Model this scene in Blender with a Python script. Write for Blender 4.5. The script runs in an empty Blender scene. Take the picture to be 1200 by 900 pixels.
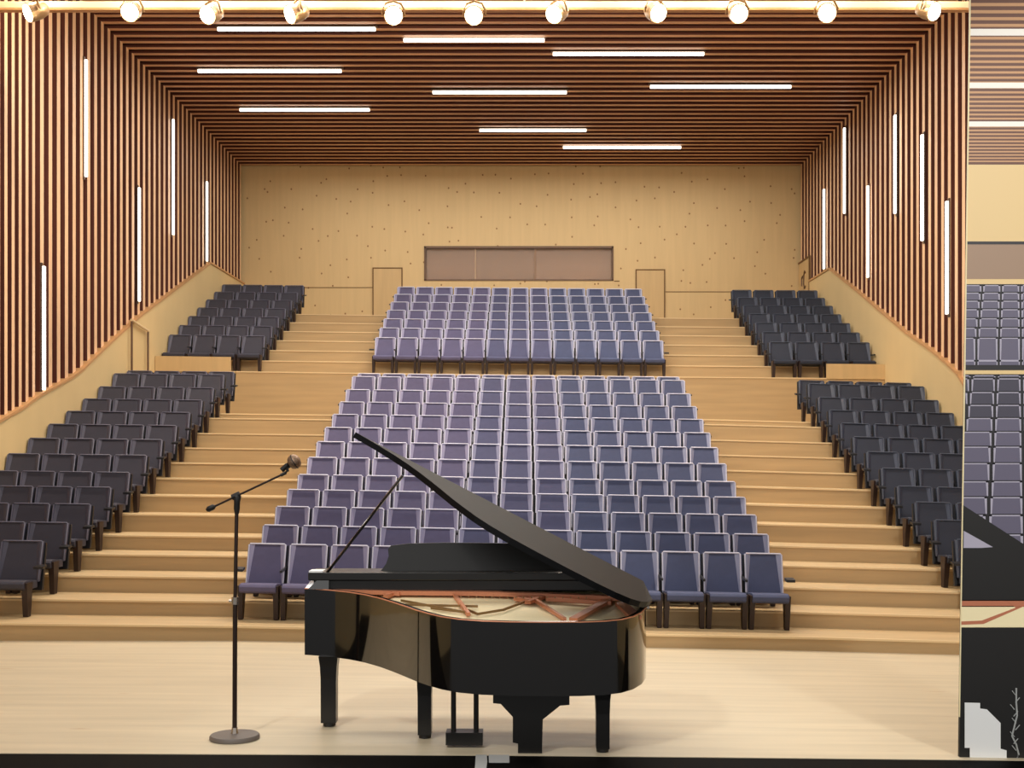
import bpy, math, random
from mathutils import Vector, Matrix
random.seed(7)
scene = bpy.context.scene
COL = scene.collection

# ------------------------------------------------------------------ camera
F = 1443.6            # focal length in pixels of the 1200x900 frame
CX, CY, H = 614.6, 535.0, 2.35     # vanishing point of the hall axis, camera height
U = 0.9               # depth of one seat row
cam_d = bpy.data.cameras.new('camera'); cam = bpy.data.objects.new('camera', cam_d); COL.objects.link(cam)
cam.location = (0, 0, H); cam.rotation_euler = (math.pi/2, 0, 0)
cam_d.sensor_width = 36; cam_d.lens = F/1200*36
cam_d.shift_x = -14.6/1200; cam_d.shift_y = 85.0/1200
cam_d.clip_end = 500
scene.camera = cam

def W(px, py, Y):
    s = F/Y
    return Vector(((px-CX)/s, Y, H-(py-CY)/s))

# ------------------------------------------------------------------ materials
def lin(c):
    return tuple(((v/255)/12.92 if v/255 <= 0.04045 else ((v/255+0.055)/1.055)**2.4) for v in c)+(1,)

def mat(name, rgb, rough=0.6, metal=0.0, emit=0.0, var=0.0, vscale=(1,1,1), spec=0.5, coat=0.0, bump=0.0):
    m = bpy.data.materials.new(name); m.use_nodes = True
    nt = m.node_tree; b = nt.nodes['Principled BSDF']
    b.inputs['Roughness'].default_value = rough; b.inputs['Metallic'].default_value = metal
    b.inputs['Specular IOR Level'].default_value = spec
    b.inputs['Coat Weight'].default_value = coat
    c = lin(rgb)
    b.inputs['Base Color'].default_value = c
    if emit:
        b.inputs['Emission Color'].default_value = c; b.inputs['Emission Strength'].default_value = emit
    if var:
        tc = nt.nodes.new('ShaderNodeTexCoord'); mp = nt.nodes.new('ShaderNodeMapping')
        mp.inputs['Scale'].default_value = vscale
        nz = nt.nodes.new('ShaderNodeTexNoise'); nz.inputs['Scale'].default_value = 1.0; nz.inputs['Detail'].default_value = 5
        rp = nt.nodes.new('ShaderNodeValToRGB')
        lo = [max(0, v*(1-var)) for v in c[:3]]+[1]; hi = [min(1, v*(1+var)) for v in c[:3]]+[1]
        rp.color_ramp.elements[0].position = .3; rp.color_ramp.elements[0].color = lo
        rp.color_ramp.elements[1].position = .7; rp.color_ramp.elements[1].color = hi
        nt.links.new(tc.outputs['Object'], mp.inputs['Vector']); nt.links.new(mp.outputs['Vector'], nz.inputs['Vector'])
        nt.links.new(nz.outputs['Fac'], rp.inputs['Fac']); nt.links.new(rp.outputs['Color'], b.inputs['Base Color'])
        if bump:
            bp = nt.nodes.new('ShaderNodeBump'); bp.inputs['Strength'].default_value = bump; bp.inputs['Distance'].default_value = .01
            nt.links.new(nz.outputs['Fac'], bp.inputs['Height']); nt.links.new(bp.outputs['Normal'], b.inputs['Normal'])
    return m

M = {}
M['stage'] = mat('stage_wood', (208, 195, 167), .38, var=.09, vscale=(.5, 7, 1))
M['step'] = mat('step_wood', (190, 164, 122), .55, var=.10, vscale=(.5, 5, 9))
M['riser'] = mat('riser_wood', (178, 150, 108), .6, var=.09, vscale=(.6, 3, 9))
M['pale_highlight'] = mat('highlight_wood', (220, 194, 150), .5, var=.06, vscale=(.6, 3, 3))  # pale tone paints the tread-edge highlight; the handrail borrows it
M['wall'] = mat('wall_panel', (206, 178, 130), .7, var=.035, vscale=(9, 9, .6))
M['dado'] = mat('dado_panel', (208, 182, 132), .7, var=.04, vscale=(2, 1, .6))
M['door'] = mat('door_panel', (196, 166, 118), .6, var=.05, vscale=(8, 8, .6))
M['doorline'] = mat('door_gap', (110, 80, 45), .8)
M['slat'] = mat('slat_face', (226, 186, 146), .5, var=.10, vscale=(3, 3, .5))
M['cslat'] = mat('ceiling_slat_face', (216, 166, 126), .5, var=.12, vscale=(.3, 3, 3))
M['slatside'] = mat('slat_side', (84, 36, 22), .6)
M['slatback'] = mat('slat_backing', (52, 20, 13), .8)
M['cap'] = mat('dado_cap', (188, 142, 94), .5)
M['black'] = mat('black_paint', (14, 13, 13), .5)
M['lip'] = mat('lip_black', (3, 3, 3), .7, spec=.05, var=.4, vscale=(2, 20, 20))
M['lacquer'] = mat('black_lacquer', (10, 9, 9), .06, spec=1.0, coat=1.0)
M['lid'] = mat('lid_black', (9, 9, 11), .5, spec=.12)
M['satin'] = mat('satin_black', (18, 17, 16), .3)
M['leg'] = mat('seat_leg', (40, 22, 16), .5)
M['arm'] = mat('armrest_black', (22, 22, 26), .4)
FAB = {}
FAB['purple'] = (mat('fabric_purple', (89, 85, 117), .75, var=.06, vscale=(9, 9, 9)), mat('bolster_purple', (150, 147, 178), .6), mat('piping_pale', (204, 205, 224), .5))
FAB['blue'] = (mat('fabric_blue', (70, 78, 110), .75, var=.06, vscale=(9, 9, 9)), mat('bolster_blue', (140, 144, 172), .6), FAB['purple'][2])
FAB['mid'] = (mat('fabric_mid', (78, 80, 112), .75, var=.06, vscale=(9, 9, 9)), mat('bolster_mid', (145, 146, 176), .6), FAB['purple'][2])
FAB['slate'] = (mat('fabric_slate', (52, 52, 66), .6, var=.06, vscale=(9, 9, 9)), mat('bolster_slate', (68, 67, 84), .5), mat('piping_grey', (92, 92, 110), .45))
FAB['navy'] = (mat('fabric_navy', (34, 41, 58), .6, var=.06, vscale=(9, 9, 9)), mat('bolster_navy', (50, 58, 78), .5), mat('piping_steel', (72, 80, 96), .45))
M['copper'] = mat('copper_frame', (206, 134, 98), .4, metal=.2)
M['sound'] = mat('soundboard', (250, 236, 192), .45, var=.05, vscale=(2, 8, 1))
M['string'] = mat('string_metal', (150, 120, 80), .4, metal=.6)
M['led'] = mat('led_white', (255, 246, 232), .4, emit=5)
M['lens'] = mat('lamp_lens', (255, 244, 214), .3, emit=14)
M['lampbody'] = mat('lamp_body', (150, 120, 84), .35, metal=.5)
M['rail'] = mat('rail_cream', (222, 200, 168), .5)
M['alu'] = mat('channel_metal', (90, 70, 58), .4, metal=.4)
M['micgrey'] = mat('stand_base_grey', (104, 96, 90), .5)
M['micpole'] = mat('stand_pole', (48, 34, 28), .3, metal=.4)
M['chrome'] = mat('steel', (170, 160, 150), .25, metal=.9)
M['mesh'] = mat('mic_grille', (128, 104, 84), .45, metal=.6, var=.5, vscale=(90, 90, 90))
M['railing'] = mat('railing_brown', (92, 62, 36), .4)
M['reflect_tone'] = mat('window_reflection', (176, 148, 122), .6, var=.08, vscale=(1, 1, 12))  # board tones hold the brownish reflections of the panes
M['reflect_tone2'] = mat('window_reflection_dark', (164, 142, 116), .6, var=.08, vscale=(1, 1, 12))
M['reflect_tone3'] = mat('window_reflection_pale', (196, 172, 146), .6, var=.1, vscale=(.6, 1, 16))
M['post'] = mat('window_post', (140, 112, 90), .6)
M['tape'] = mat('grey_tape', (168, 172, 172), .5)
M['white'] = mat('print_white', (236, 238, 238), .55)

def wall_dots(m):
    nt = m.node_tree; b = nt.nodes['Principled BSDF']
    src = b.inputs['Base Color'].links[0].from_socket
    tc = nt.nodes.new('ShaderNodeTexCoord'); mp = nt.nodes.new('ShaderNodeMapping'); mp.inputs['Scale'].default_value = (1.75, 1, 1.5); mp.inputs['Rotation'].default_value = (math.pi/2, 0, 0)
    vo = nt.nodes.new('ShaderNodeTexVoronoi'); vo.inputs['Scale'].default_value = 1.0; vo.inputs['Randomness'].default_value = .9; vo.voronoi_dimensions = '2D'
    lt = nt.nodes.new('ShaderNodeMath'); lt.operation = 'LESS_THAN'; lt.inputs[1].default_value = .045
    mx = nt.nodes.new('ShaderNodeMixRGB'); mx.inputs['Color2'].default_value = lin((140, 104, 62))
    nt.links.new(tc.outputs['Object'], mp.inputs['Vector']); nt.links.new(mp.outputs['Vector'], vo.inputs['Vector'])
    nt.links.new(vo.outputs['Distance'], lt.inputs[0]); nt.links.new(lt.outputs[0], mx.inputs['Fac'])
    nt.links.new(src, mx.inputs['Color1']); nt.links.new(mx.outputs['Color'], b.inputs['Base Color'])
wall_dots(M['wall'])

def stage_marks(m):
    nt = m.node_tree; b = nt.nodes['Principled BSDF']
    src = b.inputs['Base Color'].links[0].from_socket
    tc = nt.nodes.new('ShaderNodeTexCoord'); mp = nt.nodes.new('ShaderNodeMapping'); mp.inputs['Scale'].default_value = (2.2, 14, 1)
    nz = nt.nodes.new('ShaderNodeTexNoise'); nz.inputs['Scale'].default_value = 1; nz.inputs['Detail'].default_value = 3
    rp = nt.nodes.new('ShaderNodeValToRGB'); rp.color_ramp.elements[0].position = .66; rp.color_ramp.elements[1].position = .78
    mx = nt.nodes.new('ShaderNodeMixRGB'); mx.inputs['Color2'].default_value = lin((176, 142, 100))
    sc = nt.nodes.new('ShaderNodeMath'); sc.operation = 'MULTIPLY'; sc.inputs[1].default_value = .5
    nt.links.new(tc.outputs['Object'], mp.inputs['Vector']); nt.links.new(mp.outputs['Vector'], nz.inputs['Vector'])
    nt.links.new(nz.outputs['Fac'], rp.inputs['Fac']); nt.links.new(rp.outputs['Color'], sc.inputs[0]); nt.links.new(sc.outputs[0], mx.inputs['Fac'])
    nt.links.new(src, mx.inputs['Color1']); nt.links.new(mx.outputs['Color'], b.inputs['Base Color'])
stage_marks(M['stage'])

# ------------------------------------------------------------------ mesh helpers
class MB:
    def __init__(self): self.v = []; self.f = []; self.m = []
    def face(self, pts, mi=0):
        n = len(self.v); self.v += [tuple(p) for p in pts]; self.f.append(list(range(n, n+len(pts)))); self.m.append(mi)
    def box(self, x0, x1, y0, y1, z0, z1, mi=0, mf=None):
        n = len(self.v)
        self.v += [(x0,y0,z0),(x1,y0,z0),(x1,y1,z0),(x0,y1,z0),(x0,y0,z1),(x1,y0,z1),(x1,y1,z1),(x0,y1,z1)]
        fs = [(0,3,2,1),(4,5,6,7),(0,1,5,4),(1,2,6,5),(2,3,7,6),(3,0,4,7)]   # -z +z -y +x +y -x
        for i, f in enumerate(fs):
            self.f.append([n+a for a in f]); self.m.append(mi if mf is None else mf[i])
    def hexa(self, p, mi=0):          # 8 corners, bottom ring then top ring
        n = len(self.v); self.v += [tuple(q) for q in p]
        for f in [(0,3,2,1),(4,5,6,7),(0,1,5,4),(1,2,6,5),(2,3,7,6),(3,0,4,7)]:
            self.f.append([n+a for a in f]); self.m.append(mi)
    def tube(self, pts, r, seg=8, mi=0, cap=True):
        pts = [Vector(p) for p in pts]
        if not isinstance(r, (list, tuple)): r = [r]*len(pts)
        rings = []
        for i, p in enumerate(pts):
            d = (pts[min(i+1, len(pts)-1)]-pts[max(i-1, 0)]).normalized()
            a = Vector((0, 0, 1)) if abs(d.z) < .9 else Vector((1, 0, 0))
            u = d.cross(a).normalized(); w = d.cross(u).normalized()
            n = len(self.v)
            for k in range(seg):
                t = 2*math.pi*k/seg
                self.v.append(tuple(p+u*math.cos(t)*r[i]+w*math.sin(t)*r[i]))
            rings.append(n)
        for i in range(len(rings)-1):
            for k in range(seg):
                self.f.append([rings[i]+k, rings[i]+(k+1) % seg, rings[i+1]+(k+1) % seg, rings[i+1]+k]); self.m.append(mi)
        if cap:
            self.f.append([rings[0]+k for k in range(seg)][::-1]); self.m.append(mi)
            self.f.append([rings[-1]+k for k in range(seg)]); self.m.append(mi)
    def prism(self, poly, off, mi=0):     # planar polygon extruded along off
        off = Vector(off); n = len(self.v); k = len(poly)
        self.v += [tuple(Vector(p)) for p in poly]+[tuple(Vector(p)+off) for p in poly]
        self.f.append(list(range(n, n+k))[::-1]); self.m.append(mi)
        self.f.append(list(range(n+k, n+2*k))); self.m.append(mi)
        for i in range(k):
            j = (i+1) % k
            self.f.append([n+i, n+j, n+k+j, n+k+i]); self.m.append(mi)
    def mesh(self, name, mats, smooth=False, bevel=0):
        me = bpy.data.meshes.new(name); me.from_pydata(self.v, [], self.f); 
        for m in (mats if isinstance(mats, (list, tuple)) else [mats]): me.materials.append(m)
        for p, mi in zip(me.polygons, self.m): p.material_index = mi; p.use_smooth = smooth
        import bmesh
        bm = bmesh.new(); bm.from_mesh(me)
        bmesh.ops.recalc_face_normals(bm, faces=bm.faces)
        if bevel:
            bmesh.ops.bevel(bm, geom=[e for e in bm.edges if len(e.link_faces) == 2 and e.calc_face_angle() > .6], offset=bevel, segments=2, affect='EDGES', profile=.6)
        bm.to_mesh(me); bm.free()
        if smooth:
            me.set_sharp_from_angle(angle=.7)
        me.update()
        return me
    def build(self, name, mats, parent=None, smooth=False, bevel=0):
        me = self.mesh(name, mats, smooth, bevel)
        o = bpy.data.objects.new(name, me); COL.objects.link(o)
        if parent:
            o.parent = parent; o.matrix_parent_inverse = Matrix.Translation(-parent.location) if False else Matrix()
            me.transform(Matrix.Translation(-Vector(parent.location))) if parent.parent is None else me.transform(Matrix.Translation(-Vector(parent.parent.location) - Vector(parent.location)))
        return o

def empty(name, loc, label, cat, group=None):
    o = bpy.data.objects.new(name, None); COL.objects.link(o); o.location = loc; o.empty_display_size = .1
    o['label'] = label; o['category'] = cat
    if group: o['group'] = group
    return o
def tag(o, label, cat, group=None):
    o['label'] = label; o['category'] = cat
    if group: o['group'] = group
    return o
def struct(o): o['kind'] = 'structure'; return o

# ------------------------------------------------------------------ hall dimensions
XL, XR = -8.86, 8.64
YB = 43.0*U
ZC = 9.115+H
zt_low = [-1.233, -1.034, -.807, -.578, -.356, -.074, .206, .481, .755, 1.036, 1.332, 1.663, 1.788]
zt_up = [2.895+(4.898-2.895)*j/6 for j in range(7)]
SH = .95
YROW = [(18.25+k)*U for k in range(13)]
YUP = [(33.83+j)*U for j in range(7)]
ZF = [H+z-SH for z in zt_low]; ZU = [H+z-SH for z in zt_up]
EDGE = 1.2*U
def tilt(X, k):                     # the hall floor runs slightly downhill to the right
    if k >= 13:
        sc, sl, sr = .0119-.0025*(k-13)/6, .013, .009
    else:
        sc = .0197-.0083*k/12; sl, sr = .012, .027
    if X < -3.6: return sc*3.6+sl*(-3.6-X)
    if X > 3.6: return -sc*3.6-sr*(X-3.6)
    return -sc*X
def stage_tilt(X, Y):
    a = min(1, max(0, (Y-9.69)/(15.3-9.69)))
    front = -.004*X if X < 0 else -.010*X
    back = 0.055-.0*X if X < -2.75 else (-.02*X if X < 3.6 else -.072-.027*(X-3.6))
    return front*(1-a)+back*a

# stage floor
mb = MB(); xs = [-14, -8.86, -3.6, 0, 3.6, 8.64, 14]; ys = [9.69, 11.5, 13.5, YROW[0]-EDGE+.02]
for i in range(len(xs)-1):
    for j in range(len(ys)-1):
        mb.face([(x, y, stage_tilt(x, y)) for x, y in ((xs[i],ys[j]),(xs[i+1],ys[j]),(xs[i+1],ys[j+1]),(xs[i],ys[j+1]))])
for i in range(len(xs)-1):
    mb.face([(xs[i], 9.69, stage_tilt(xs[i], 9.69)), (xs[i+1], 9.69, stage_tilt(xs[i+1], 9.69)), (xs[i+1], 9.69, -.6), (xs[i], 9.69, -.6)])
struct(mb.build('floor', M['stage']))
# black lip in front of the stage
mb = MB()
for i in range(len(xs)-1):
    a, b = xs[i], xs[i+1]; za, zb = stage_tilt(a, 9.69)-.004, stage_tilt(b, 9.69)-.004
    mb.hexa([(a,8.6,-.6),(b,8.6,-.6),(b,9.685,-.6),(a,9.685,-.6),(a,8.6,za),(b,8.6,zb),(b,9.685,zb),(a,9.685,za)])
struct(mb.build('trim_1', M['lip']))

mb = MB(); mb.face([(-16, -8, -.62), (16, -8, -.62), (16, 9.7, -.62), (-16, 9.7, -.62)]); struct(mb.build('unseen_dark_floor', M['black']))  # unseen dark floor, added so the piano front reflects black
# stepped seating floor
mb = MB(); xs = [XL-.2, -3.6, 3.6, XR+.2]
levels = [(YROW[k]-EDGE, ZF[k], k) for k in range(13)] + [(YUP[j]-EDGE, ZU[j], 13+j) for j in range(7)]
prev = None
for n, (y0, z0, k) in enumerate(levels):
    y1 = levels[n+1][0] if n+1 < len(levels) else YB+.2
    for i in range(3):
        a, b = xs[i], xs[i+1]
        za, zb = z0+tilt(a, k), z0+tilt(b, k)
        if prev is None: pa, pb = stage_tilt(a, y0)-.05, stage_tilt(b, y0)-.05
        else: pa, pb = prev[0]+tilt(a, prev[1]), prev[0]+tilt(b, prev[1])
        mb.face([(a,y0,za),(b,y0,zb),(b,y1,zb),(a,y1,za)], 0)
        mb.face([(a,y0,pa),(b,y0,pb),(b,y0,zb),(a,y0,za)], 1)
        mb.hexa([(a,y0-.014,za-.022),(b,y0-.014,zb-.022),(b,y0+.02,zb-.022),(a,y0+.02,za-.022),(a,y0-.014,za+.004),(b,y0-.014,zb+.004),(b,y0+.02,zb+.004),(a,y0+.02,za+.004)], 2)  # strip along the tread edge, carrying the painted highlight
    prev = (z0, k)
struct(mb.build('floor_tiers', [M['step'], M['riser'], M['pale_highlight']]))

# back wall with window opening
wx0, wx1, wz0, wz1 = (497-CX)/37.3, (719-CX)/37.3, H+(535-329)/37.3, H+(535-288.5)/37.3
mb = MB()
def wallrect(x0, x1, z0, z1): mb.face([(x0,YB,z0),(x1,YB,z0),(x1,YB,z1),(x0,YB,z1)])
wallrect(XL-.3, wx0, 5.5, ZC+.3); wallrect(wx1, XR+.3, 5.5, ZC+.3); wallrect(wx0, wx1, 5.5, wz0); wallrect(wx0, wx1, wz1, ZC+.3)
for p in ([(wx0,wz0),(wx1,wz0)], [(wx1,wz0),(wx1,wz1)], [(wx1,wz1),(wx0,wz1)], [(wx0,wz1),(wx0,wz0)]):
    (a, za), (b, zb) = p
    mb.face([(a,YB,za),(b,YB,zb),(b,YB+.5,zb),(a,YB+.5,za)])
# panel joints
struct(mb.build('wall_back', M['wall']))
mb = MB()
for (x0, x1, py) in ((357, 438, 337), (780, 856, 342)):
    z = H+(535-py)/37.3
    mb.box((x0-CX)/37.3, (x1-CX)/37.3, YB-.012, YB, z-.01, z+.01)
mb.box((719-CX)/37.3+.02, (726-CX)/37.3, YB-.01, YB, wz0-.03, wz0)
struct(mb.build('trim_2', M['doorline']))
# window : frame, three panes, boards behind painted with the glass reflections
wd = MB()
t = .07
wd.box(wx0, wx1, YB-.02, YB+.12, wz1-t, wz1); wd.box(wx0, wx1, YB-.02, YB+.12, wz0, wz0+t*.6)
wd.box(wx0, wx0+t*.7, YB-.02, YB+.12, wz0, wz1); wd.box(wx1-t*.7, wx1, YB-.02, YB+.12, wz0, wz1)
w1 = struct(wd.build('window_1', M['railing']))
gm = bpy.data.materials.new('window_glass'); gm.use_nodes = True
gb = gm.node_tree.nodes['Principled BSDF']; gb.inputs['Base Color'].default_value = lin((226, 206, 190)); gb.inputs['Roughness'].default_value = .08
gb.inputs['Transmission Weight'].default_value = .75; gb.inputs['IOR'].default_value = 1.1
xsw = [wx0+.05, (557-CX)/37.3, (628-CX)/37.3, wx1-.05]
for i in range(3):
    g = MB(); g.box(xsw[i]+.01, xsw[i+1]-.01, YB+.06, YB+.08, wz0+.05, wz1-.07); g.build('pane', gm, w1)
g = MB(); g.box(xsw[1]-.02, xsw[1]+.02, YB+.05, YB+.1, wz0+.04, wz1-.06); g.build('mullion', M['reflect_tone'], w1)
g = MB(); g.box(xsw[2]-.06, xsw[2]+.01, YB+.05, YB+.1, wz0+.04, wz1-.06); g.build('mullion', M['post'], w1)
mb = MB(); xq = [wx0-.3, xsw[1], xsw[2], wx1+.3]
for i in range(3): mb.face([(xq[i],YB+.5,wz0-.3),(xq[i+1],YB+.5,wz0-.3),(xq[i+1],YB+.5,wz1+.3),(xq[i],YB+.5,wz1+.3)], i)
struct(mb.build('trim_3', [M['reflect_tone'], M['reflect_tone2'], M['reflect_tone3']]))
# doors in the back wall
for n, (x0, x1, yt) in enumerate(((438, 470.5, 315), (746, 778, 317))):
    a, b = (x0-CX)/37.3, (x1-CX)/37.3; zt = H+(535-yt)/37.3; zb = ZU[6]-.05
    d = MB(); d.box(a, b, YB-.035, YB-.005, zb, zt); dd = struct(d.build('door_%d' % (n+1), M['door']))
    d = MB(); g = .035
    d.box(a-g, a, YB-.045, YB, zb, zt+g); d.box(b, b+g, YB-.045, YB, zb, zt+g); d.box(a, b, YB-.045, YB, zt, zt+g)
    d.build('door_frame', M['doorline'], dd)
    d = MB(); hx = a+.1 if n else b-.1
    d.tube([(hx, YB-.035, zb+.95), (hx, YB-.09, zb+.95), (hx+(.12 if n else -.12), YB-.09, zb+.95)], .014, 6); d.build('door_handle', M['alu'], dd)

# side walls : slats on dark backing
def side_wall(side):
    mb = MB(); sx = -1 if side == 'left' else 1
    X = XL if sx < 0 else XR
    xo = X+sx*.12           # backing plane
    mb.face([(xo, 5, -1), (xo, YB+.2, -1), (xo, YB+.2, ZC+.3), (xo, 5, ZC+.3)], 2)
    y = YB-.2; p = .45*U
    while y > 5:
        pitch = p if (y > 24.9*U or sx > 0) else .33*U
        w = pitch*.42; a, b = sorted((X, xo))
        mb.box(a, b, y-w, y, -.9, ZC, 1, [1, 1, 1, 0 if sx < 0 else 1, 1, 0 if sx > 0 else 1])
        y -= pitch
    struct(mb.build('wall_'+side, [M['slat'], M['slatside'], M['slatback']]))
side_wall('left'); side_wall('right')

# dado below the slats
dl = [(246.7, 308.3), (166.7, 368.3), (140, 391.7), (106.7, 423), (96.7, 433), (83.3, 443), (63.3, 454), (46.7, 463), (26.7, 478), (0, 493)]
dr = [(972, 315), (1004, 340.8), (1033, 365.6), (1062.5, 390.4), (1091.7, 410.8), (1109, 425.4), (1121, 437), (1131, 453)]
def dado(side, pts):
    sx = -1 if side == 'left' else 1
    X = (XL if sx < 0 else XR)-sx*.05; Xo = (XL if sx < 0 else XR)+sx*.115
    prof = []
    for px, py in pts:
        Y = F*abs(X)/abs(px-CX); prof.append((Y, H+(535-py)*Y/F))
    last = prof[-1]; prof.append((17.5, max(1.15, last[1]-.32/U*(last[0]-17.5)))); prof.append((5.0, 1.15))
    if sx < 0: prof.insert(0, (YB, prof[0][1]))
    else: prof.insert(0, (41.3*U, prof[0][1]))
    mb = MB()
    for i in range(len(prof)-1):
        (ya, za), (yb, zb) = prof[i], prof[i+1]
        lo = -1
        mb.face([(X,ya,lo),(X,yb,lo),(X,yb,zb),(X,ya,za)], 0)
        mb.face([(X,ya,za),(X,yb,zb),(Xo,yb,zb),(Xo,ya,za)], 1)
        c = X-sx*.03
        mb.hexa([(c,ya,za-.02),(c,yb,zb-.02),(Xo,yb,zb-.02),(Xo,ya,za-.02),(c,ya,za+.03),(c,yb,zb+.03),(Xo,yb,zb+.03),(Xo,ya,za+.03)], 1)
    mb.face([(X,prof[0][0],-1),(Xo,prof[0][0],-1),(Xo,prof[0][0],prof[0][1]),(X,prof[0][0],prof[0][1])], 0)
    struct(mb.build('baseboard_'+side, [M['dado'], M['cap']]))
dado('left', dl); dado('right', dr)
# tan door in the right wall by the back corner, with its little sign
Xd = XR-.04; ya, yb = 41.35*U, YB-.05
zt = H+(535-305)/38.2
d = MB(); d.box(Xd, XR+.06, ya, yb, ZU[6]-.2, zt); d3 = struct(d.build('door_3', M['door']))
d = MB(); d.box(Xd-.02, XR+.06, ya-.06, ya, ZU[6]-.2, zt+.05); d.box(Xd-.02, XR+.06, ya, yb, zt, zt+.05); d.build('door_frame', M['doorline'], d3)
d = MB(); ym, zm = (ya+yb)/2, zt-.75
d.tube([(Xd-.012, ym+.22, zm+.28), (Xd-.012, ym+.22, zm), ], .022, 6); d.tube([(Xd-.012, ym+.22, zm+.22), (Xd-.012, ym+.1, zm+.3)], .022, 6)
d.tube([(Xd-.012, ym-.28, zm+.34), (Xd-.012, ym-.16, zm+.42), (Xd-.012, ym-.06, zm+.28), (Xd-.012, ym-.04, zm+.02), (Xd-.012, ym-.14, zm-.12), (Xd-.012, ym-.28, zm-.06)], .022, 6)
d.build('door_sign', M['railing'], d3)

# ceiling slats
mb = MB(); mb.face([(XL-.3,5,ZC+.09),(XR+.3,5,ZC+.09),(XR+.3,YB+.2,ZC+.09),(XL-.3,YB+.2,ZC+.09)], 2)
y = YB-.18
while y > 5:
    mb.box(XL-.2, XR+.2, y-.15, y, ZC, ZC+.09, 1, [0, 1, 1, 1, 1, 1]); y -= .45*U
struct(mb.build('ceiling', [M['cslat'], M['slatside'], M['slatback']]))

# ------------------------------------------------------------------ LED strips
CL = [(255, 440, 34.5, 'ceiling LED strip, leftmost and nearest of all behind the spotlight rail'),
      (473, 638, 47.5, 'ceiling LED strip just below the rail at the middle of the ceiling'),
      (648, 825, 63.5, 'ceiling LED strip right of the middle, nearest to the rail on that side'),
      (232, 400, 83.5, 'ceiling LED strip at the left, second row back from the rail'),
      (762, 927, 102, 'ceiling LED strip at the far right of the ceiling'),
      (507, 664, 108.5, 'ceiling LED strip in the middle, halfway to the back wall'),
      (281, 433, 129, 'ceiling LED strip at the left, closest to the back wall on that side'),
      (562, 687, 153, 'ceiling LED strip above the back wall window, second nearest the back wall'),
      (660, 798, 173, 'ceiling LED strip nearest to the back wall')]
for x0, x1, py, lb in CL:
    zc = ZC-.05; Y = F*(zc-H)/(535-py); s = F/Y
    a, b = (x0-CX)/s, (x1-CX)/s
    e = empty('ceiling_light', ((a+b)/2, Y, zc), lb, 'light', 'LED strips in the ceiling')
    m_ = MB(); m_.box(a-.04, b+.04, Y-.03, Y+.07, ZC-.002, ZC+.07); m_.build('housing', M['alu'], e)
    m_ = MB(); m_.box(a, b, Y-.03, Y+.03, zc-.03, zc+.04); m_.build('diffuser', M['led'], e, bevel=.008)
WL = [(99.5, 70, 207, 'vertical LED strip high on left slat wall, nearest of the upper ones'),
      (202, 140, 275, 'vertical LED strip on left slat wall, third from the back corner'),
      (162, 220, 353, 'vertical LED strip at the middle of left slat wall, above the handrail'),
      (241.5, 213, 306, 'vertical LED strip on left slat wall nearest the back corner'),
      (50, 312, 457, 'lowest vertical LED strip on left slat wall, ending at the dado'),
      (966.5, 222, 315, 'vertical LED strip on right slat wall nearest the back corner'),
      (990.5, 150, 250, 'highest vertical LED strip near the back of right slat wall'),
      (1018, 218, 325, 'vertical LED strip on right slat wall, third from the back corner'),
      (1050, 135, 250, 'highest vertical LED strip at the middle of right slat wall'),
      (1082, 158, 282, 'second vertical LED strip from the front edge of right slat wall'),
      (1111, 236, 368, 'lowest vertical LED strip on right slat wall, by the printed panel')]
for px, y0, y1, lb in WL:
    sx = -1 if px < CX else 1; X = (XL if sx < 0 else XR)-sx*.03
    Y = F*abs(X)/abs(px-CX); s = F/Y
    z0, z1 = H+(535-y1)/s, H+(535-y0)/s
    e = empty('wall_light', (X, Y, z0), lb, 'light', 'LED strips on the slat walls')
    w = .05 if sx > 0 else .038
    m_ = MB(); m_.box(min(X, X+sx*.03)+sx*.0, max(X, X+sx*.03), Y-w, Y+w, z0-.06, z1+.06); m_.build('housing', M['alu'], e)
    m_ = MB(); m_.box(min(X, X-sx*.05), max(X, X-sx*.05), Y-w*.8, Y+w*.8, z0, z1); m_.build('diffuser', M['led'], e, bevel=.01)

# ------------------------------------------------------------------ spotlight rail
YR = 20.0; sR = F/YR; zr = H+(535-7)/sR
e = empty('lighting_rail', (0, YR, zr), 'cream horizontal rail carrying the row of spotlights under the ceiling', 'rail')
m_ = MB(); m_.box(XL+.1, XR-.1, YR-.06, YR+.06, zr-.055, zr+.055); m_.build('bar', M['rail'], e, bevel=.01)
m_ = MB(); m_.box(XL+.1, XR-.1, YR-.065, YR+.065, zr-.085, zr-.06); m_.build('track', M['cap'], e)
for X in (-7.2, -3.6, 0, 3.6, 7.2):
    m_ = MB(); m_.tube([(X, YR, zr+.05), (X, YR, ZC)], .018, 6); m_.build('hanger', M['alu'], e)
SP = [(42, 13, -50, 'first'), (155, 13, 0, 'second'), (249, 16, -25, 'third'), (348, 15, -52, 'fourth'), (461, 17, 8, 'fifth'), (556, 17, -4, 'sixth'),
      (654, 15, -36, 'seventh'), (767, 14, 25, 'eighth'), (864, 15, 4, 'ninth'), (968, 14, -6, 'tenth'), (1087, 12, 36, 'eleventh')]
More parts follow.
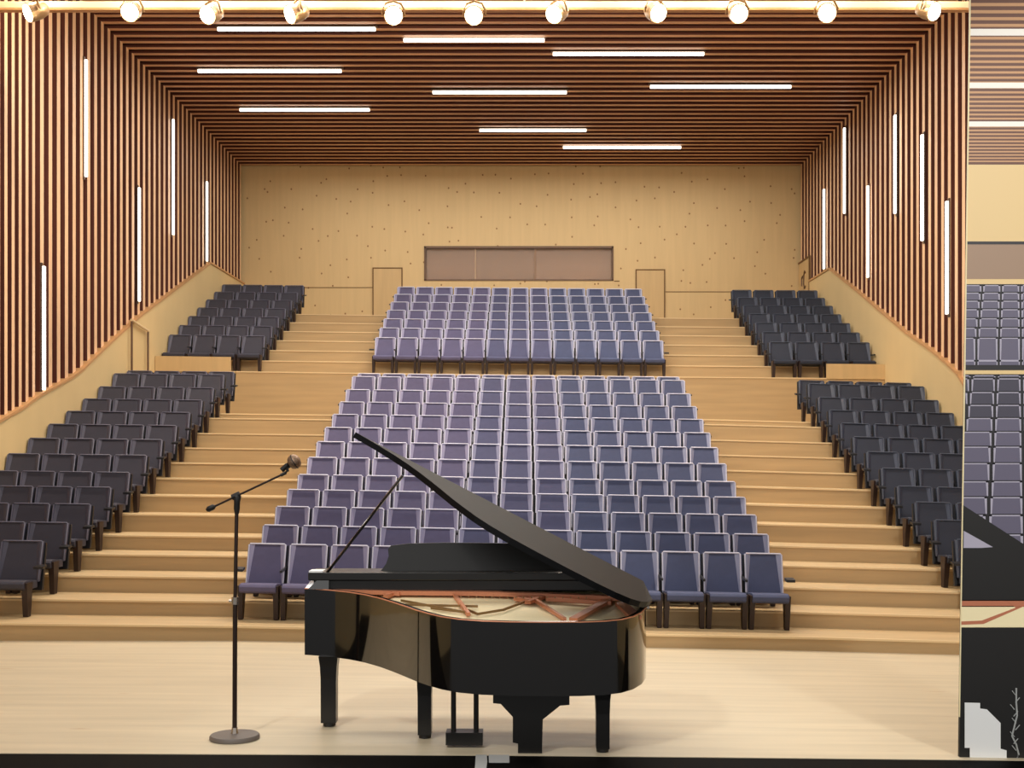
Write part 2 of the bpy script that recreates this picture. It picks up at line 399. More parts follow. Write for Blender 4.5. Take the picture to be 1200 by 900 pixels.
for px, py, yaw, od in SP:
    c = W(px, py, YR-.4)
    lab = 'glowing spotlight, %s from the left on the ceiling rail' % od
    e = empty('spotlight', c, lab, 'spotlight', 'spotlights on the ceiling rail')
    R = Matrix.Rotation(math.radians(yaw), 4, 'Z') @ Matrix.Rotation(math.radians(25), 4, 'X')   # local -y is the beam
    def put(mbx, name, m, sm=True):
        me = mbx.mesh(name, m, sm); me.transform(R); o = bpy.data.objects.new(name, me); COL.objects.link(o); o.parent = e; return o
    h = MB(); h.tube([(0, .2, 0), (0, .17, 0), (0, .05, 0), (0, -.12, 0), (0, -.14, 0)], [.06, .1, .14, .152, .152], 20); put(h, 'housing', M['lampbody'])
    l = MB(); l.tube([(0, -.135, 0), (0, -.15, 0), (0, -.165, 0)], [.138, .134, .09], 20); put(l, 'lens', M['lens'])
    b = MB()
    pts = [(-.175, 0, -.02), (-.175, 0, .06), (-.12, .06, .16), (0, .1, .19), (.12, .06, .16), (.175, 0, .06), (.175, 0, -.02)]
    b.tube(pts, .018, 6); put(b, 'bracket', M['lampbody'])
    ld = bpy.data.lights.new('spot_glow', 'SPOT'); ld.energy = 260; ld.color = (1, .9, .74); ld.spot_size = 2.6; ld.spot_blend = .8; ld.shadow_soft_size = .12
    lo = bpy.data.objects.new('spot_glow', ld); COL.objects.link(lo); lo.location = c+Vector((0, -.2, -.12)); lo.rotation_euler = (math.radians(35), 0, math.radians(yaw))
    pd = bpy.data.lights.new('spot_spill', 'POINT'); pd.energy = 150; pd.color = (1, .82, .56); pd.shadow_soft_size = .15
    po = bpy.data.objects.new('spot_spill', pd); COL.objects.link(po); po.location = c+Vector((0, .1, .75))

# ------------------------------------------------------------------ seats
SW = .494
def grid_surface(mb, fn, nu, nv, thick):
    """a curved slab: front surface fn(u,v) and a back surface pushed along +y"""
    n = len(mb.v)
    for side in (0, 1):
        for j in range(nv+1):
            for i in range(nu+1):
                x, y, z = fn(i/nu, j/nv); mb.v.append((x, y+side*thick, z))
    s = (nu+1)*(nv+1)
    def q(a, b, c, d): mb.f.append([a, b, c, d]); mb.m.append(0)
    for j in range(nv):
        for i in range(nu):
            a = n+j*(nu+1)+i; q(a, a+1, a+nu+2, a+nu+1); q(a+s, a+s+nu+1, a+s+nu+2, a+s+1)
    for j in range(nv):
        a = n+j*(nu+1); q(a, a+nu+1, a+s+nu+1, a+s); a += nu; q(a, a+s, a+s+nu+1, a+nu+1)
    for i in range(nu):
        a = n+i; q(a, a+s, a+s+1, a+1); a = n+nv*(nu+1)+i; q(a, a+1, a+s+1, a+s)
def seat_parts(bol):
    P = {}
    zb, zt = .42, SH
    yb = lambda v: -.15+.15*v
    hw = SW/2
    bw = lambda v: .028+.05*v            # bolster width grows upwards
    b = MB(); grid_surface(b, lambda u, v: (-(hw-bw(v))+2*(hw-bw(v))*u, yb(v)+.02*(1-(2*u-1)**2)*0+.012, zb+(zt-.014-zb)*v), 4, 4, .055); P['backrest'] = b
    for n, s in (('bolster_l', -1), ('bolster_r', 1)):
        b = MB()
        def fn(u, v, s=s):
            a = hw-bw(v)*(1-u); return (s*a, yb(v)+.012-.028*math.sin(math.pi*min(1, u*1.0)*.5)*1.0*(1 if u < .9 else .6), zb+(zt-.014-zb)*v)
        grid_surface(b, fn, 3, 3, .06); P[n] = b
    b = MB()
    b.tube([(-hw+.004, yb(.0)+.0, zb+.02), (-hw+.004, -.012, zt-.02), (-hw+.02, -.004, zt-.004), (hw-.02, -.004, zt-.004), (hw-.004, -.012, zt-.02), (hw-.004, yb(0), zb+.02)], .011, 5); P['piping'] = b
    b = MB()
    prof = [(-.14, .44), (-.5, .47), (-.58, .462), (-.61, .43), (-.60, .37), (-.55, .345), (-.14, .34)]
    b.prism([(-hw+.012, y, z) for y, z in prof], (SW-.024, 0, 0)); P['seat_cushion'] = b
    for n, s in (('leg_l', -1), ('leg_r', 1)):
        b = MB(); x0, x1 = sorted((s*(hw-.055), s*(hw+.015)))
        x2, x3 = sorted((s*(hw-.045), s*(hw+.012)))
        b.hexa([(x2,-.52,0),(x3,-.52,0),(x3,-.42,0),(x2,-.42,0),(x0,-.565,.44),(x1,-.565,.44),(x1,-.37,.44),(x0,-.37,.44)]); P[n] = b
    b = MB(); b.hexa([(-hw-.022,-.09,.3),(hw+.022,-.09,.3),(hw+.022,-.03,.3),(-hw-.022,-.03,.3),(-hw-.022,.045,SH-.03),(hw+.022,.045,SH-.03),(hw+.022,.075,SH-.03),(-hw-.022,.075,SH-.03)]); P['shell'] = b
    b = MB(); b.hexa([(hw+.002,-.42,.60),(hw+.03,-.42,.60),(hw+.03,-.06,.62),(hw+.002,-.06,.62),(hw+.002,-.42,.632),(hw+.03,-.42,.632),(hw+.03,-.06,.652),(hw+.002,-.06,.652)]); P['arm'] = b
    b = MB(); b.hexa([(hw+.002,-.34,.60),(hw+.115,-.34,.60),(hw+.115,-.2,.62),(hw+.002,-.2,.62),(hw+.002,-.34,.632),(hw+.115,-.34,.632),(hw+.115,-.2,.652),(hw+.002,-.2,.652)]); P['arm_end'] = b
    b = MB(); b.hexa([(-hw-.115,-.34,.60),(-hw-.002,-.34,.60),(-hw-.002,-.2,.62),(-hw-.115,-.2,.62),(-hw-.115,-.34,.632),(-hw-.002,-.34,.632),(-hw-.002,-.2,.652),(-hw-.115,-.2,.652)]); P['arm_first'] = b
    return P
SPARTS = seat_parts(None)
SMESH = {}
for key, (fab, bol, pip) in FAB.items():
    d = {}
    for n, mbx in SPARTS.items():
        base = n.split('_')[0] if n[0:3] in ('bol', 'leg', 'arm') else n
        base = {'bolster': 'bolster', 'leg': 'leg', 'arm': 'armrest', 'shell': 'back_shell'}.get(base, base)
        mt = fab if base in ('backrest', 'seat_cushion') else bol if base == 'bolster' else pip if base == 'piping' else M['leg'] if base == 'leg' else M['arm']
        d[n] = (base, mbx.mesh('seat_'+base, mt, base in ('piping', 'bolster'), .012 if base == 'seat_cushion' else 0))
    SMESH[key] = d
ORD = ['first', 'second', 'third', 'fourth', 'fifth', 'sixth', 'seventh', 'eighth', 'ninth', 'tenth', 'eleventh', 'twelfth', 'thirteenth']
def rowname(k, n): return 'front' if k == 0 else 'back' if k == n-1 else ORD[k]
cands = []
for k in range(20):
    low = k < 13
    Y = YROW[k] if low else YUP[k-13]; z0 = ZF[k] if low else ZU[k-13]
    s = F/Y
    tier = 'lower' if low else 'upper'; kk, nn = (k, 13) if low else (k-13, 7)
    for i in range(13):
        x = -3.69+SW/2+.5505*i
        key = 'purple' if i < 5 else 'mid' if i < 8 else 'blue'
        cands.append(dict(k=k, Y=Y, x=x, z=z0+tilt(x, k), key=key, sx=1.0, end=('first' if i == 0 else 'last' if i == 12 else None),
            label='%s auditorium seat, %s from left, %s row of %s centre block' % ('mauve grey' if i < 5 else 'slate blue', ORD[i], rowname(kk, nn), tier),
            group='seats of the %s centre block' % tier))
    for i in range(4):
        x = -6.426-.549/2-.604*i
        if (x+.27)*s+CX > 0:
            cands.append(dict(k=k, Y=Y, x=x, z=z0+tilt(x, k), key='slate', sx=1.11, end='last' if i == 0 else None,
                label='dark grey auditorium seat, %s from the aisle, %s row of %s left block' % (ORD[i], rowname(kk, nn), tier), group='seats of the %s left block' % tier))
    for i in range(4):
        x = 6.035+.56/2+.64*i
        if (x-.28)*s+CX < 1126:
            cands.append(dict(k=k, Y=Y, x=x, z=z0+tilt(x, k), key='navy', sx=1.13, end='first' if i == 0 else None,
                label='dark navy auditorium seat, %s from the aisle, %s row of %s right block' % (ORD[i], rowname(kk, nn), tier), group='seats of the %s right block' % tier))
cands.sort(key=lambda c: (c['k'], ))
single, rest = cands[:300], cands[300:]
def place(c):
    e = bpy.data.objects.new('auditorium_seat', None); COL.objects.link(e); e.empty_display_size = .1
    e.location = (c['x'], c['Y'], c['z']+.006); e.scale = (c['sx'], 1, 1)
    sl = (tilt(c['x']+.1, c['k'])-tilt(c['x']-.1, c['k']))/.2
    e.rotation_euler = (0, -math.atan(sl), 0)
    e['label'] = c['label']; e['category'] = 'seat'; e['group'] = c['group']
    for n, (base, me) in SMESH[c['key']].items():
        if n == 'arm' and c['end'] == 'last': continue
        if n == 'arm_end' and c['end'] != 'last': continue
        if n == 'arm_first' and c['end'] != 'first': continue
        o = bpy.data.objects.new(base, me); COL.objects.link(o); o.parent = e
for c in single: place(c)
if rest:
    v = []; f = []; mi = []; mats = []; mdx = {}
    for c in rest:
        for n, (base, me) in SMESH[c['key']].items():
            if n in ('arm_end', 'arm_first') and not ((n == 'arm_end' and c['end'] == 'last') or (n == 'arm_first' and c['end'] == 'first')): continue
            m = me.materials[0]
            if m.name not in mdx: mdx[m.name] = len(mats); mats.append(m)
            o = len(v); v += [(p.co.x*c['sx']+c['x'], p.co.y+c['Y'], p.co.z+c['z']+.006) for p in me.vertices]
            for p in me.polygons: f.append([o+a for a in p.vertices]); mi.append(mdx[m.name])
    me = bpy.data.meshes.new('far_auditorium_seats'); me.from_pydata(v, [], f)
    for m in mats: me.materials.append(m)
    for p, a in zip(me.polygons, mi): p.material_index = a
    o = bpy.data.objects.new('far_auditorium_seats', me); COL.objects.link(o)
    tag(o, 'rows of small seats at the back of the upper tier, up to the back wall', 'seats'); o['kind'] = 'stuff'
# fascia under the front seats of the upper side blocks
mb = MB()
for xa, xb in ((-8.8, -7.0), (7.2, 8.6)):
    y0 = YUP[0]-EDGE-.03
    mb.hexa([(xa,y0,ZU[0]+tilt(xa,13)-.02),(xb,y0,ZU[0]+tilt(xb,13)-.02),(xb,y0+.06,ZU[0]+tilt(xb,13)-.02),(xa,y0+.06,ZU[0]+tilt(xa,13)-.02),
             (xa,y0,ZU[0]+tilt(xa,13)+.34),(xb,y0,ZU[0]+tilt(xb,13)+.34),(xb,y0+.06,ZU[0]+tilt(xb,13)+.34),(xa,y0+.06,ZU[0]+tilt(xa,13)+.34)])
struct(mb.build('trim_4', M['door']))

# handrail by the left wall
X = -8.74
Ya, Yb = 27.42, 28.6
za, zb = H+(535-375)*Ya/F, H+(535-388)*Yb/F
zfl = ZF[12]+tilt(X, 12)
e = empty('handrail', (X, Ya, zfl), 'thin metal handrail beside left dado at the cross aisle', 'handrail')
for yy, zz in ((Ya, za), (Yb, zb)):
    m_ = MB(); m_.tube([(X, yy, zfl if yy > YROW[12]-EDGE else ZF[11]), (X, yy, zz)], .024, 8); m_.build('post', M['railing'], e, True)
m_ = MB(); m_.tube([(X, Ya-.03, za), (X, Yb+.03, zb)], .03, 8); m_.build('rail', M['pale_highlight'], e, True)

# ------------------------------------------------------------------ microphone stand
sM = 141.3; YM = F/sM
def MP(px, py, dy=0): 
    p = W(px, py, YM); p.y += dy; return p
base = W(275, 867, YM); base.z = stage_tilt(base.x, YM)
e = empty('microphone_stand', base, 'black boom microphone stand with round grey base left of the piano', 'stand')
m_ = MB(); bz = base.z
m_.tube([(base.x, YM, bz), (base.x, YM, bz+.022), (base.x, YM, bz+.034), (base.x, YM, bz+.042)], [.205, .205, .195, .03], 32); m_.build('base', M['micgrey'], e, True)
m_ = MB(); m_.tube([(base.x, YM, bz+.04), (base.x, YM, bz+.09)], [.032, .024], 12); m_.build('socket', M['chrome'], e, True)
p1, p2 = MP(275.5, 704), MP(277.5, 588)
m_ = MB(); m_.tube([(base.x, YM, bz+.08), p1], .02, 12); m_.build('lower_pole', M['micpole'], e, True)
m_ = MB(); m_.tube([p1-Vector((0,0,.03)), p1+Vector((0,0,.03))], .03, 12); m_.tube([p1, p1+Vector((-.05,0,0))], .012, 8); m_.build('clutch', M['chrome'], e, True)
m_ = MB(); m_.tube([p1, p2], .016, 12); m_.build('upper_pole', M['micpole'], e, True)
m_ = MB(); m_.tube([MP(277.5, 602), MP(277.5, 596), MP(277.8, 588), MP(278, 582), MP(279, 579)], [.018, .026, .026, .034, .02], 12)
m_.tube([MP(272, 583), MP(281, 579)], .026, 10); m_.build('boom_joint', M['black'], e, True)
b0, b1 = MP(246, 596), MP(333, 555)
m_ = MB(); m_.tube([b0, b1], .009, 10); m_.build('boom', M['micpole'], e, True)
m_ = MB(); m_.tube([MP(242, 598), MP(244, 597), MP(250, 594), MP(252, 593)], [.012, .024, .024, .012], 12); m_.build('counterweight', M['black'], e, True)
m_ = MB(); m_.tube([MP(329, 557), MP(335, 554), MP(337, 552), MP(336.5, 548), MP(332, 547)], .014, 8); m_.tube([MP(330, 551), MP(337, 545)], .022, 10); m_.build('microphone_clip', M['black'], e, True)
e2 = empty('microphone', MP(334, 548), 'handheld microphone with bronze grille clipped on the boom stand', 'microphone')
m_ = MB(); m_.tube([MP(332.5, 548.6, .05), MP(335, 547.3, .03), MP(340, 544, 0)], [.016, .02, .027], 14); m_.build('body', M['black'], e2, True)
m_ = MB(); ax = (MP(351, 537.5)-MP(339, 544.5)); o0 = MP(339, 544.5)
m_.tube([o0+ax*t for t in (0, .08, .25, .5, .75, .92, 1)], [.032, .046, .058, .062, .057, .04, .014], 18); m_.build('grille', M['mesh'], e2, True)
m_ = MB(); m_.tube([o0+ax*.46, o0+ax*.54], .065, 18); m_.build('band', M['black'], e2, True)

# ------------------------------------------------------------------ grand piano
SN, SF = 150.0, 134.5
YN, YFp = F/SN, F/SF
zn_, zf_ = (729.8-535)/SN, (689.8-535)/SF
def top_z(Y):                        # rim top, rising gently to the keyboard end
    t = (YFp-Y)/(YFp-YN); return H-(zf_+(zn_-zf_)*t)
def on_top(px, py, dz=0):
    lo, hi = YN-.4, YFp+.6
    for _ in range(50):
        mid = (lo+hi)/2
        yy = CY+(H-(top_z(mid)+dz))*F/mid
        if yy > py: lo = mid
        else: hi = mid
    Y = (lo+hi)/2; return Vector(((px-CX)*Y/F, Y, top_z(Y)+dz))
curve = [(357,690),(372,690.8),(390,692.3),(410,694.5),(428,697.5),(445,701.5),(460,706),(475,711),(488,715.5),(502,719.5),(518,723.3),(538,726.3),(565,728.3),(600,729.4),(640,729.8),(680,729.6),(708,728.6),(728,726.5),(742,723),(752,718),(757,712)]
out = [on_top(*p) for p in curve]
XRp = out[-1].x
KB = YFp+.38
out += [Vector((XRp, KB, top_z(KB))), Vector((out[0].x, KB, top_z(KB)))]
cxm = Vector((sum(p.x for p in out)/len(out), sum(p.y for p in out)/len(out), 0))
def inset(pts, d):
    n = len(pts); r = []
    for i in range(n):
        a, b, c = pts[i-1], pts[i], pts[(i+1) % n]
        e1 = (b-a); e2_ = (c-b); e1.z = e2_.z = 0; e1.normalize(); e2_.normalize()
        nn = Vector((-(e1.y+e2_.y), e1.x+e2_.x, 0)); nn.normalize()
        k = max(.5, nn.dot(Vector((-e2_.y, e2_.x, 0))))
        q = b+nn*d/k; q = Vector((q.x, q.y, top_z(q.y))); r.append(q)
    return r
inn = inset(out, .05)
area = sum(out[i].x*out[(i+1) % len(out)].y-out[(i+1) % len(out)].x*out[i].y for i in range(len(out)))
if area < 0: inn = inset(out, -.05)
CASE = .575
pz = stage_tilt(-.3, 10.1)
piano = empty('grand_piano', (-.35, 10.1, pz), 'black grand piano with raised lid standing on stage in front of seats', 'piano')
n = len(out)
r = MB()
dn = Vector((0, 0, -CASE)); di = Vector((0, 0, -.2))
for i in range(n):
    j = (i+1) % n
    r.face([out[i]+dn, out[j]+dn, out[j], out[i]]); r.face([out[i], out[j], inn[j], inn[i]]); r.face([inn[i], inn[j], inn[j]+di, inn[i]+di])
r.face([p+dn for p in out][::-1])
import bmesh
rim = r.build('rim', M['lacquer'], piano)
bm = bmesh.new(); bm.from_mesh(rim.data); bmesh.ops.remove_doubles(bm, verts=bm.verts, dist=.0005); bmesh.ops.recalc_face_normals(bm, faces=bm.faces)
bm.to_mesh(rim.data); bm.free()
for p in rim.data.polygons: p.use_smooth = True
rim.data.set_sharp_from_angle(angle=.5)
# pale top edge of the rim
r = MB(); r.tube([p+Vector((0, .004, .002)) for p in out[:-2]], .006, 6); r.build('rim_edge', M['copper'], rim, True)
# soundboard and frame
r = MB(); r.face([p+Vector((0, 0, -.06)) for p in inn]); sb = r.build('soundboard', M['sound'], piano)
def bar(pts, w, h, name, m, par, dz=-.045):
    P_ = [on_top(x, y, dz) for x, y in pts]; b_ = MB()
    for a, c in zip(P_[:-1], P_[1:]):
        d_ = (c-a); d_.z = 0; d_.normalize(); nn = Vector((-d_.y, d_.x, 0))*w/2; up = Vector((0, 0, h))
        b_.hexa([a-nn, c-nn, c+nn, a+nn, a-nn+up, c-nn+up, c+nn+up, a+nn+up])
    return b_.build(name, m, par)
plate = bar([(392, 694.5), (460, 696.5), (560, 697.5), (640, 699.5), (728, 703.5)], .12, .035, 'iron_frame', M['copper'], piano)
for pts, w in (([(533, 700), (549, 722)], .03), ([(622, 702), (662, 728)], .025), ([(712, 706), (672, 728.5)], .075), ([(606, 703), (622, 706)], .1), ([(635, 702), (618, 708)], .06), ([(728, 710), (745, 726)], .1), ([(420, 694), (470, 698)], .08), ([(452, 701), (462, 697)], .05), ([(640, 704), (716, 709)], .03)):
    bar(pts, w, .03, 'frame_bar', M['copper'], plate)
for pts in ([(622, 704), (590, 716), (560, 721), (545, 715)], [(470, 705), (545, 719)], [(505, 714), (540, 718)], [(475, 710), (560, 712)]):
    bar(pts, .012, .02, 'string', M['string'], plate)
# tuning pin row
for k in range(34):
    p = on_top(540+4.6*k, 700.5+.03*k, -.01); q = MB(); q.tube([p, p+Vector((0, 0, .015))], .006, 5)
    if k % 2 == 0: q.build('tuning_pin', M['string'], plate)
# key block at the far end
zt = top_z(YFp)
xk0, xk1 = (362-CX)/SF, (716-CX)/SF
r = MB(); r.box(xk0+.04, xk1, YFp-.0, YFp+.34, zt-.02, zt+.075); r.box(xk0, xk1, YFp-.05, YFp+.36, zt+.075, zt+.145); r.build('fallboard', M['satin'], piano, bevel=.008)
r = MB(); r.hexa([(xk0+.0,YFp-.05,zt+.0),(xk0+.18,YFp-.05,zt+.0),(xk0+.18,YFp+.1,zt),(xk0,YFp+.1,zt),(xk0+.09,YFp-.04,zt+.09),(xk0+.18,YFp-.04,zt+.09),(xk0+.18,YFp+.1,zt+.09),(xk0+.09,YFp+.1,zt+.09)]); r.build('key_block', M['lacquer'], piano)
r = MB(); r.box(xk0+.01, xk0+.13, YFp-.06, YFp+.1, zt+.145, zt+.16); r.build('end_highlight', M['white'], piano)  # white piece painting the highlight on the left end
YD = YFp+.12; sD = F/YD
poly = [(440, 673), (447, 668), (452, 661), (455, 652), (454, 644), (457, 640), (478, 637.5), (520, 636.5), (580, 637), (630, 638), (652, 641), (651, 648), (654, 658), (660, 668), (668, 674)]
r = MB(); r.prism([W(x, y, YD)+Vector((0, (673-y)*.0015, 0)) for x, y in poly], (0, .035, 0)); r.build('music_desk', M['satin'], piano)
# lid : rim outline turned up about the hinge on the straight side
ztip = (515-535)/SF
A = Vector(((757-CX)/SN, 0, 0))
tipx = (411-CX)/SF; dz_tip = (H+(535-515)/SF)-top_z(YFp)
ang = math.atan2(dz_tip-.0, XRp-tipx); Lr = math.hypot(dz_tip, XRp-tipx)
sc_ = Lr/(XRp-out[0].x)
lid_pts = []
for p in out[:-2]:
    u = (XRp-p.x)*sc_
    lid_pts.append(Vector((XRp+.02-u*math.cos(ang), p.y, top_z(p.y)+.02+u*math.sin(ang))))
lid_pts.append(Vector((XRp+.02, YFp+.02, top_z(YFp)+.02)))
lid_pts[-2].x = XRp+.03
nrm = Vector((math.sin(ang), 0, math.cos(ang)))
r = MB(); r.prism(lid_pts, nrm*.05); lid = r.build('lid', M['lid'], piano)
for fr in (.25, .75):
    yy = YN+.25+(YFp-YN-.3)*fr
    r = MB(); r.tube([(XRp+.012, yy-.06, top_z(yy)+.01), (XRp+.012, yy+.06, top_z(yy)+.01)], .012, 8); r.build('hinge', M['chrome'], lid, True)
# prop
pb = Vector(((369-CX)/SF, YFp-.02, top_z(YFp)+.0)); pt_ = W(472, 557, YFp-.08)
r = MB(); r.tube([pb, pt_], .013, 8); r.build('lid_prop', M['lacquer'], piano, True)
# legs
def leg(px0, px1, Y, ytop, feet, name='leg'):
    s = F/Y; x0, x1 = (px0-CX)/s, (px1-CX)/s; zt_ = top_z(Y)-CASE+.0; zb_ = stage_tilt((x0+x1)/2, Y)+.002
    r = MB(); d = .06; w = x1-x0
    ring = [(0, zt_, .25), (0, zt_-.09, .08), (0, zt_-.2, 0), (0, zb_+.03, -.02)]
    prev = None
    for (a, z, g) in ring:
        cur = [(x0-g*w*.5, Y-d*(1+g), z), (x1+g*w*.5, Y-d*(1+g), z), (x1+g*w*.5, Y+d*(1+g), z), (x0-g*w*.5, Y+d*(1+g), z)]
        if prev: r.hexa(cur+prev)
        prev = cur
    o = r.build('leg', M['satin'], piano)
    c_ = MB(); c_.tube([((x0+x1)/2, Y, zb_), ((x0+x1)/2, Y, zb_+.035)], min(.055, w*.45), 12); c_.build('caster', M['black'], o, True)
leg(377, 395, YFp-.02, 770, 0); leg(490, 506, 10.28, 805, 0); leg(698, 714, 9.84, 815, 0)
# tail pedestal with bracket
Y = 9.82; s = F/Y; zt_ = top_z(Y)-CASE; zb_ = stage_tilt(0, Y)+.002
prof = [(578, None), (667, None)]
def Zp(py): return H-(py-535)/s
P_ = [((578-CX)/s, zt_+.0), ((578-CX)/s, Zp(822)), ((587-CX)/s, Zp(823)), ((601-CX)/s, Zp(838)), ((601-CX)/s, Zp(868)), ((607-CX)/s, Zp(869)), ((607-CX)/s, zb_), ((635-CX)/s, zb_), ((636-CX)/s, Zp(841)), ((656-CX)/s, Zp(825)), ((667-CX)/s, Zp(824)), ((667-CX)/s, zt_)]
r = MB(); r.prism([(x, Y-.07, z) for x, z in P_], (0, .14, 0)); r.build('leg', M['satin'], piano)
# pedal lyre
Y = 10.0; s = F/Y; zt_ = top_z(Y)-CASE; zb_ = stage_tilt(-.5, Y)+.002
lx0, lx1 = (523-CX)/s, (566-CX)/s
r = MB(); r.box(lx0, lx1, Y-.08, Y+.08, zb_+.02, zb_+.12); ly = r.build('pedal_lyre', M['satin'], piano)
r = MB(); r.box(lx0+.02, lx1-.02, Y-.06, Y+.06, zt_-.05, zt_+.0); r.build('lyre_top', M['satin'], ly)
for px in (531.5, 558):
    x = (px-CX)/s; r = MB(); r.tube([(x, Y, zb_+.1), (x, Y, zt_)], .022, 10); r.build('lyre_rod', M['satin'], ly, True)
for px in (534, 544, 554):
    x = (px-CX)/s; r = MB(); r.box(x-.02, x+.02, Y+.05, Y+.18, zb_+.045, zb_+.065); r.build('pedal', M['chrome'], ly)

# ------------------------------------------------------------------ tape pieces on the black lip
def flat_on_lip(poly, lb):
    pts = []
    for x, y in poly:
        Y = F*(H+.0)/(y-535)
        for _ in range(3):
            X = (x-CX)*Y/F; zz = stage_tilt(X, 9.69)+.002; Y = F*(H-zz)/(y-535)
        pts.append((X, min(Y, 9.68), zz))
    r = MB(); r.prism(pts, (0, 0, .004)); tag(r.build('tape_strip', M['tape']), lb, 'tape', 'grey tape on the black stage edge')
flat_on_lip([(558, 882.5), (571, 881), (571, 893), (569, 908), (556, 908)], 'upright strip of grey tape on black stage edge below the pedals')
flat_on_lip([(573, 882), (597, 882), (597, 894), (573, 894)], 'short wide piece of grey tape beside the upright strip on stage edge')

# ------------------------------------------------------------------ printed panel at the right edge
YP = 9.78; sP = F/YP
pn = empty('printed_panel', (( 1210-CX)/sP, YP, stage_tilt(4.0, YP)), 'tall printed backdrop panel at right edge repeating the hall picture', 'panel')
XE = 1300
def edge(y): return 1138-(y+60)*14/950.0
PB = MB(); PMATS = []
def lay(polys, name, m, dep):
    if m not in PMATS: PMATS.append(m)
    for poly in polys:
        PB.prism([Vector(((x-CX)/sP, YP-dep, H-(y-535)/sP)) for x, y in poly], (0, .0015, 0), PMATS.index(m))
def rect(x0, x1, y0, y1): return [(max(x0, edge(y0)), y0), (x1, y0), (x1, y1), (max(x0, edge(y1)), y1)]
TOP = -60; BOT = 893
r = MB(); r.prism([Vector(((x-CX)/sP, YP, H-(y-535)/sP)) for x, y in rect(0, XE, TOP, BOT)], (0, .03, 0)); r.build('backing_board', M['black'], pn)
pm = lambda n_, c: mat(n_, c, .5)
PR = dict(brown=pm('print_brown', (100, 58, 36)), tan=pm('print_tan', (214, 178, 120)), line=pm('print_line', (200, 150, 104)), lwhite=pm('print_light', (250, 246, 236)),
          wall=pm('print_wall', (232, 202, 144)), win=pm('print_window', (160, 132, 108)), seat=pm('print_seat', (100, 96, 118)), seatd=pm('print_seat_dark', (66, 64, 80)),
          dark=pm('print_dark', (20, 18, 24)), edge=pm('print_edge', (176, 172, 190)), cream=pm('print_cream', (252, 238, 192)), copper=pm('print_copper', (190, 116, 84)), black=pm('print_black', (14, 13, 13)))
def ym(y): return 285+(y-290)*1.0307          # picture row -> row on the repeated print
def xm(x): return x+572
lay([rect(0, XE, TOP, 193)], 'printed_ceiling', PR['brown'], .002)
st = []; y = 190.0
while y > -60:
    p_ = .45*(535-y)**2/14620; st.append(rect(0, XE, y-p_*.45, y)); y -= p_
lay(st, 'printed_ceiling_slats', PR['line'], .0035)
lay([rect(0, XE, 34, 42), rect(0, XE, 97, 103.5), rect(0, XE, 142.5, 148.5)], 'printed_light_bars', PR['lwhite'], .005)
lay([rect(0, XE, 193, 345)], 'printed_wall', PR['wall'], .002)
lay([rect(0, 1292, 285, 327)], 'printed_window', PR['win'], .0035)
lay([rect(0, XE, 283, 286.5)], 'printed_window_edge', PR['dark'], .005)
lay([rect(0, XE, 333, 708)], 'printed_shadow', PR['dark'], .0035)
backs = []; backsd = []; edges = []
for k in range(19, -1, -1):
    low = k < 13
    w_ = F/((YROW[k] if low else YUP[k-13]))
    yt = CY-(zt_low[k] if low else zt_up[k-13])*w_
    if k == 0: yb2 = yt+64
    elif k == 13: yb2 = yt+32
    else: yb2 = CY-(zt_low[k-1] if low else zt_up[k-14])*F/((YROW[k-1] if low else YUP[k-14]))
    for i in range(13):
        xa, xb = CX+(-3.69+.5505*i)*w_, CX+(-3.69+.5505*i+SW)*w_
        a, b = xm(xa)+3, xm(xb)+3
        if b < edge(300)-6 or a > XE-5: continue
        b = min(b, XE-2)
        t0, t1 = ym(yt), ym(yb2)-1.2
        if max(a, edge(t0)) >= b-2: continue
        (backs if i*0+k < 9 or k > 12 else backsd).append(rect(a, b, t0, t1))
        e_ = max(1.0, w_*.018)
        edges.append(rect(a, b, t0, t0+e_*1.1))
        if a > edge(t1)+1: edges.append([(a, t0), (a+e_*2.2, t0), (a+e_*1.2, t1), (a, t1)])
        edges.append([(b-e_*2.2, t0), (b, t0), (b, t1), (b-e_*1.2, t1)])
        if k == 13: edges.append(rect(a, b, t1-6, t1-4))
lay([rect(0, XE, 434, 438.5)], 'printed_step', PR['wall'], .005)
lay(backs, 'printed_seats', PR['seat'], .006); lay(backsd, 'printed_far_seats', PR['seatd'], .006); lay(edges, 'printed_seat_edges', PR['edge'], .0075)
# piano fragment on the print
lay([[(edge(592), 592), (1200, 638), (XE, 690), (XE, 704), (edge(704), 704)]], 'printed_piano_lid', PR['black'], .009)
lay([[(edge(622)+1, 622), (1163, 641), (1150, 642), (edge(642)+1, 642)]], 'printed_lid_gap', PR['edge'], .0105)
lay([rect(0, XE, 703, 711)], 'printed_frame', PR['copper'], .009)
lay([rect(0, XE, 710, 735.5)], 'printed_soundboard', PR['cream'], .009)
lay([[(1126, 728), (1150, 727), (1200, 708), (1200, 710), (1152, 731), (1126, 732)], [(1178, 704), (1186, 704), (1196, 710), (1190, 712)]], 'printed_strings', PR['copper'], .0105)
lay([rect(0, XE, 735, 893)], 'printed_piano_case', PR['black'], .009)
lay([[(1130, 823), (1148, 823.5), (1148, 830), (1156, 831), (1172, 847), (1172, 877), (1179, 879), (1179, 893), (1131, 893), (1136, 889), (1136, 876), (1130, 876)]], 'printed_floor', M['white'], .0105)
PB.build('printed_picture', PMATS, pn)
sq = [(1190, 806), (1190, 822), (1191, 838), (1188, 850), (1185, 862), (1190, 872), (1193, 884), (1189, 892)]
r = MB(); r.tube([Vector(((x-CX)/sP, YP-.014, H-(y-535)/sP)) for x, y in sq], .007, 6)
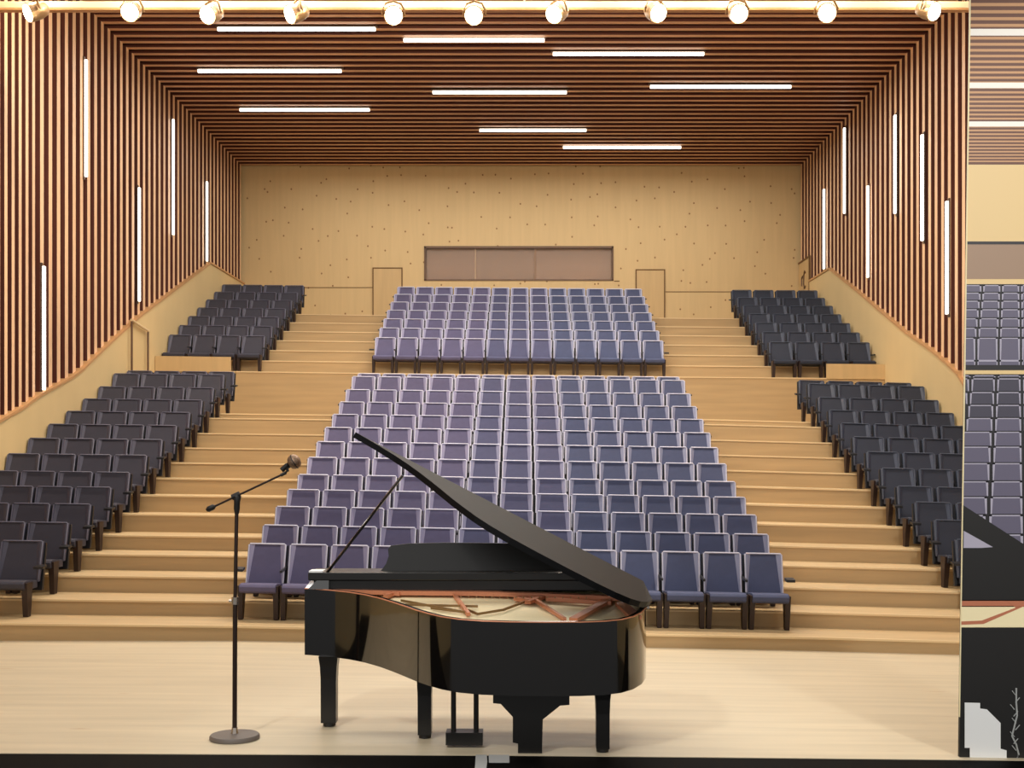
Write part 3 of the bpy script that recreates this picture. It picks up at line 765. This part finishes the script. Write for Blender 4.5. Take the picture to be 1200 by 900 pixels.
for k in range(9):
    y = 815+8*k; x = 1190-(k % 4); sg = 1 if k % 2 else -1
    r.tube([Vector(((x-CX)/sP, YP-.014, H-(y-535)/sP)), Vector(((x+sg*5-CX)/sP, YP-.016, H-(y-6-535)/sP))], .004, 5)
r.build('silver_scribble', M['tape'], pn, True)
r = MB(); r.tube([Vector(((edge(y)-.5-CX)/sP, YP-.004, H-(y-535)/sP)) for y in range(-60, 900, 60)], .006, 6); r.build('panel_edge', PR['cream'], pn, True)

# ------------------------------------------------------------------ lights
def area(name, loc, rot, sx, sy, en, col):
    d = bpy.data.lights.new(name, 'AREA'); d.shape = 'RECTANGLE'; d.size = sx; d.size_y = sy; d.energy = en; d.color = col
    o = bpy.data.objects.new(name, d); COL.objects.link(o); o.location = loc; o.rotation_euler = rot
for yy, en in ((12, 900), (20, 900), (28, 900), (35.5, 500)):
    area('ceiling_fill', (0, yy, ZC-.25), (0, 0, 0), 14, 2.5, en, (1, .97, .92))  # added fill lamps below the ceiling, without visible fixtures
s2 = bpy.data.lights.new('panel_fill', 'SPOT'); s2.energy = 2200; s2.color = (1, .97, .92); s2.spot_size = .75; s2.spot_blend = .5; s2.shadow_soft_size = .4  # unseen spot added to brighten the printed panel
o2 = bpy.data.objects.new('panel_fill', s2); COL.objects.link(o2); o2.location = (5.5, 1.5, 7)
o2.rotation_euler = (Vector((4.6, 9.78, 3.2))-o2.location).to_track_quat('-Z', 'Y').to_euler()
sd = bpy.data.lights.new('piano_fill', 'SPOT'); sd.energy = 2200; sd.color = (1, .97, .92); sd.spot_size = .5; sd.spot_blend = .6; sd.shadow_soft_size = .4  # unseen spot added to brighten the soundboard and nearby floor
so = bpy.data.objects.new('piano_fill', sd); COL.objects.link(so); so.location = (-4.5, 3, 9.5)
so.rotation_euler = (Vector((-.3, 10.2, .4))-so.location).to_track_quat('-Z', 'Y').to_euler()
w = bpy.data.worlds.new('World'); scene.world = w; w.use_nodes = True
bg = w.node_tree.nodes['Background']; bg.inputs['Color'].default_value = (1, .98, .95, 1); bg.inputs['Strength'].default_value = 1.0

vs = scene.view_settings
vs.view_transform = 'Standard'; vs.look = 'None'; vs.gamma = 1; vs.use_curve_mapping = False; vs.exposure = -0.3
scene.cycles.max_bounces = 8
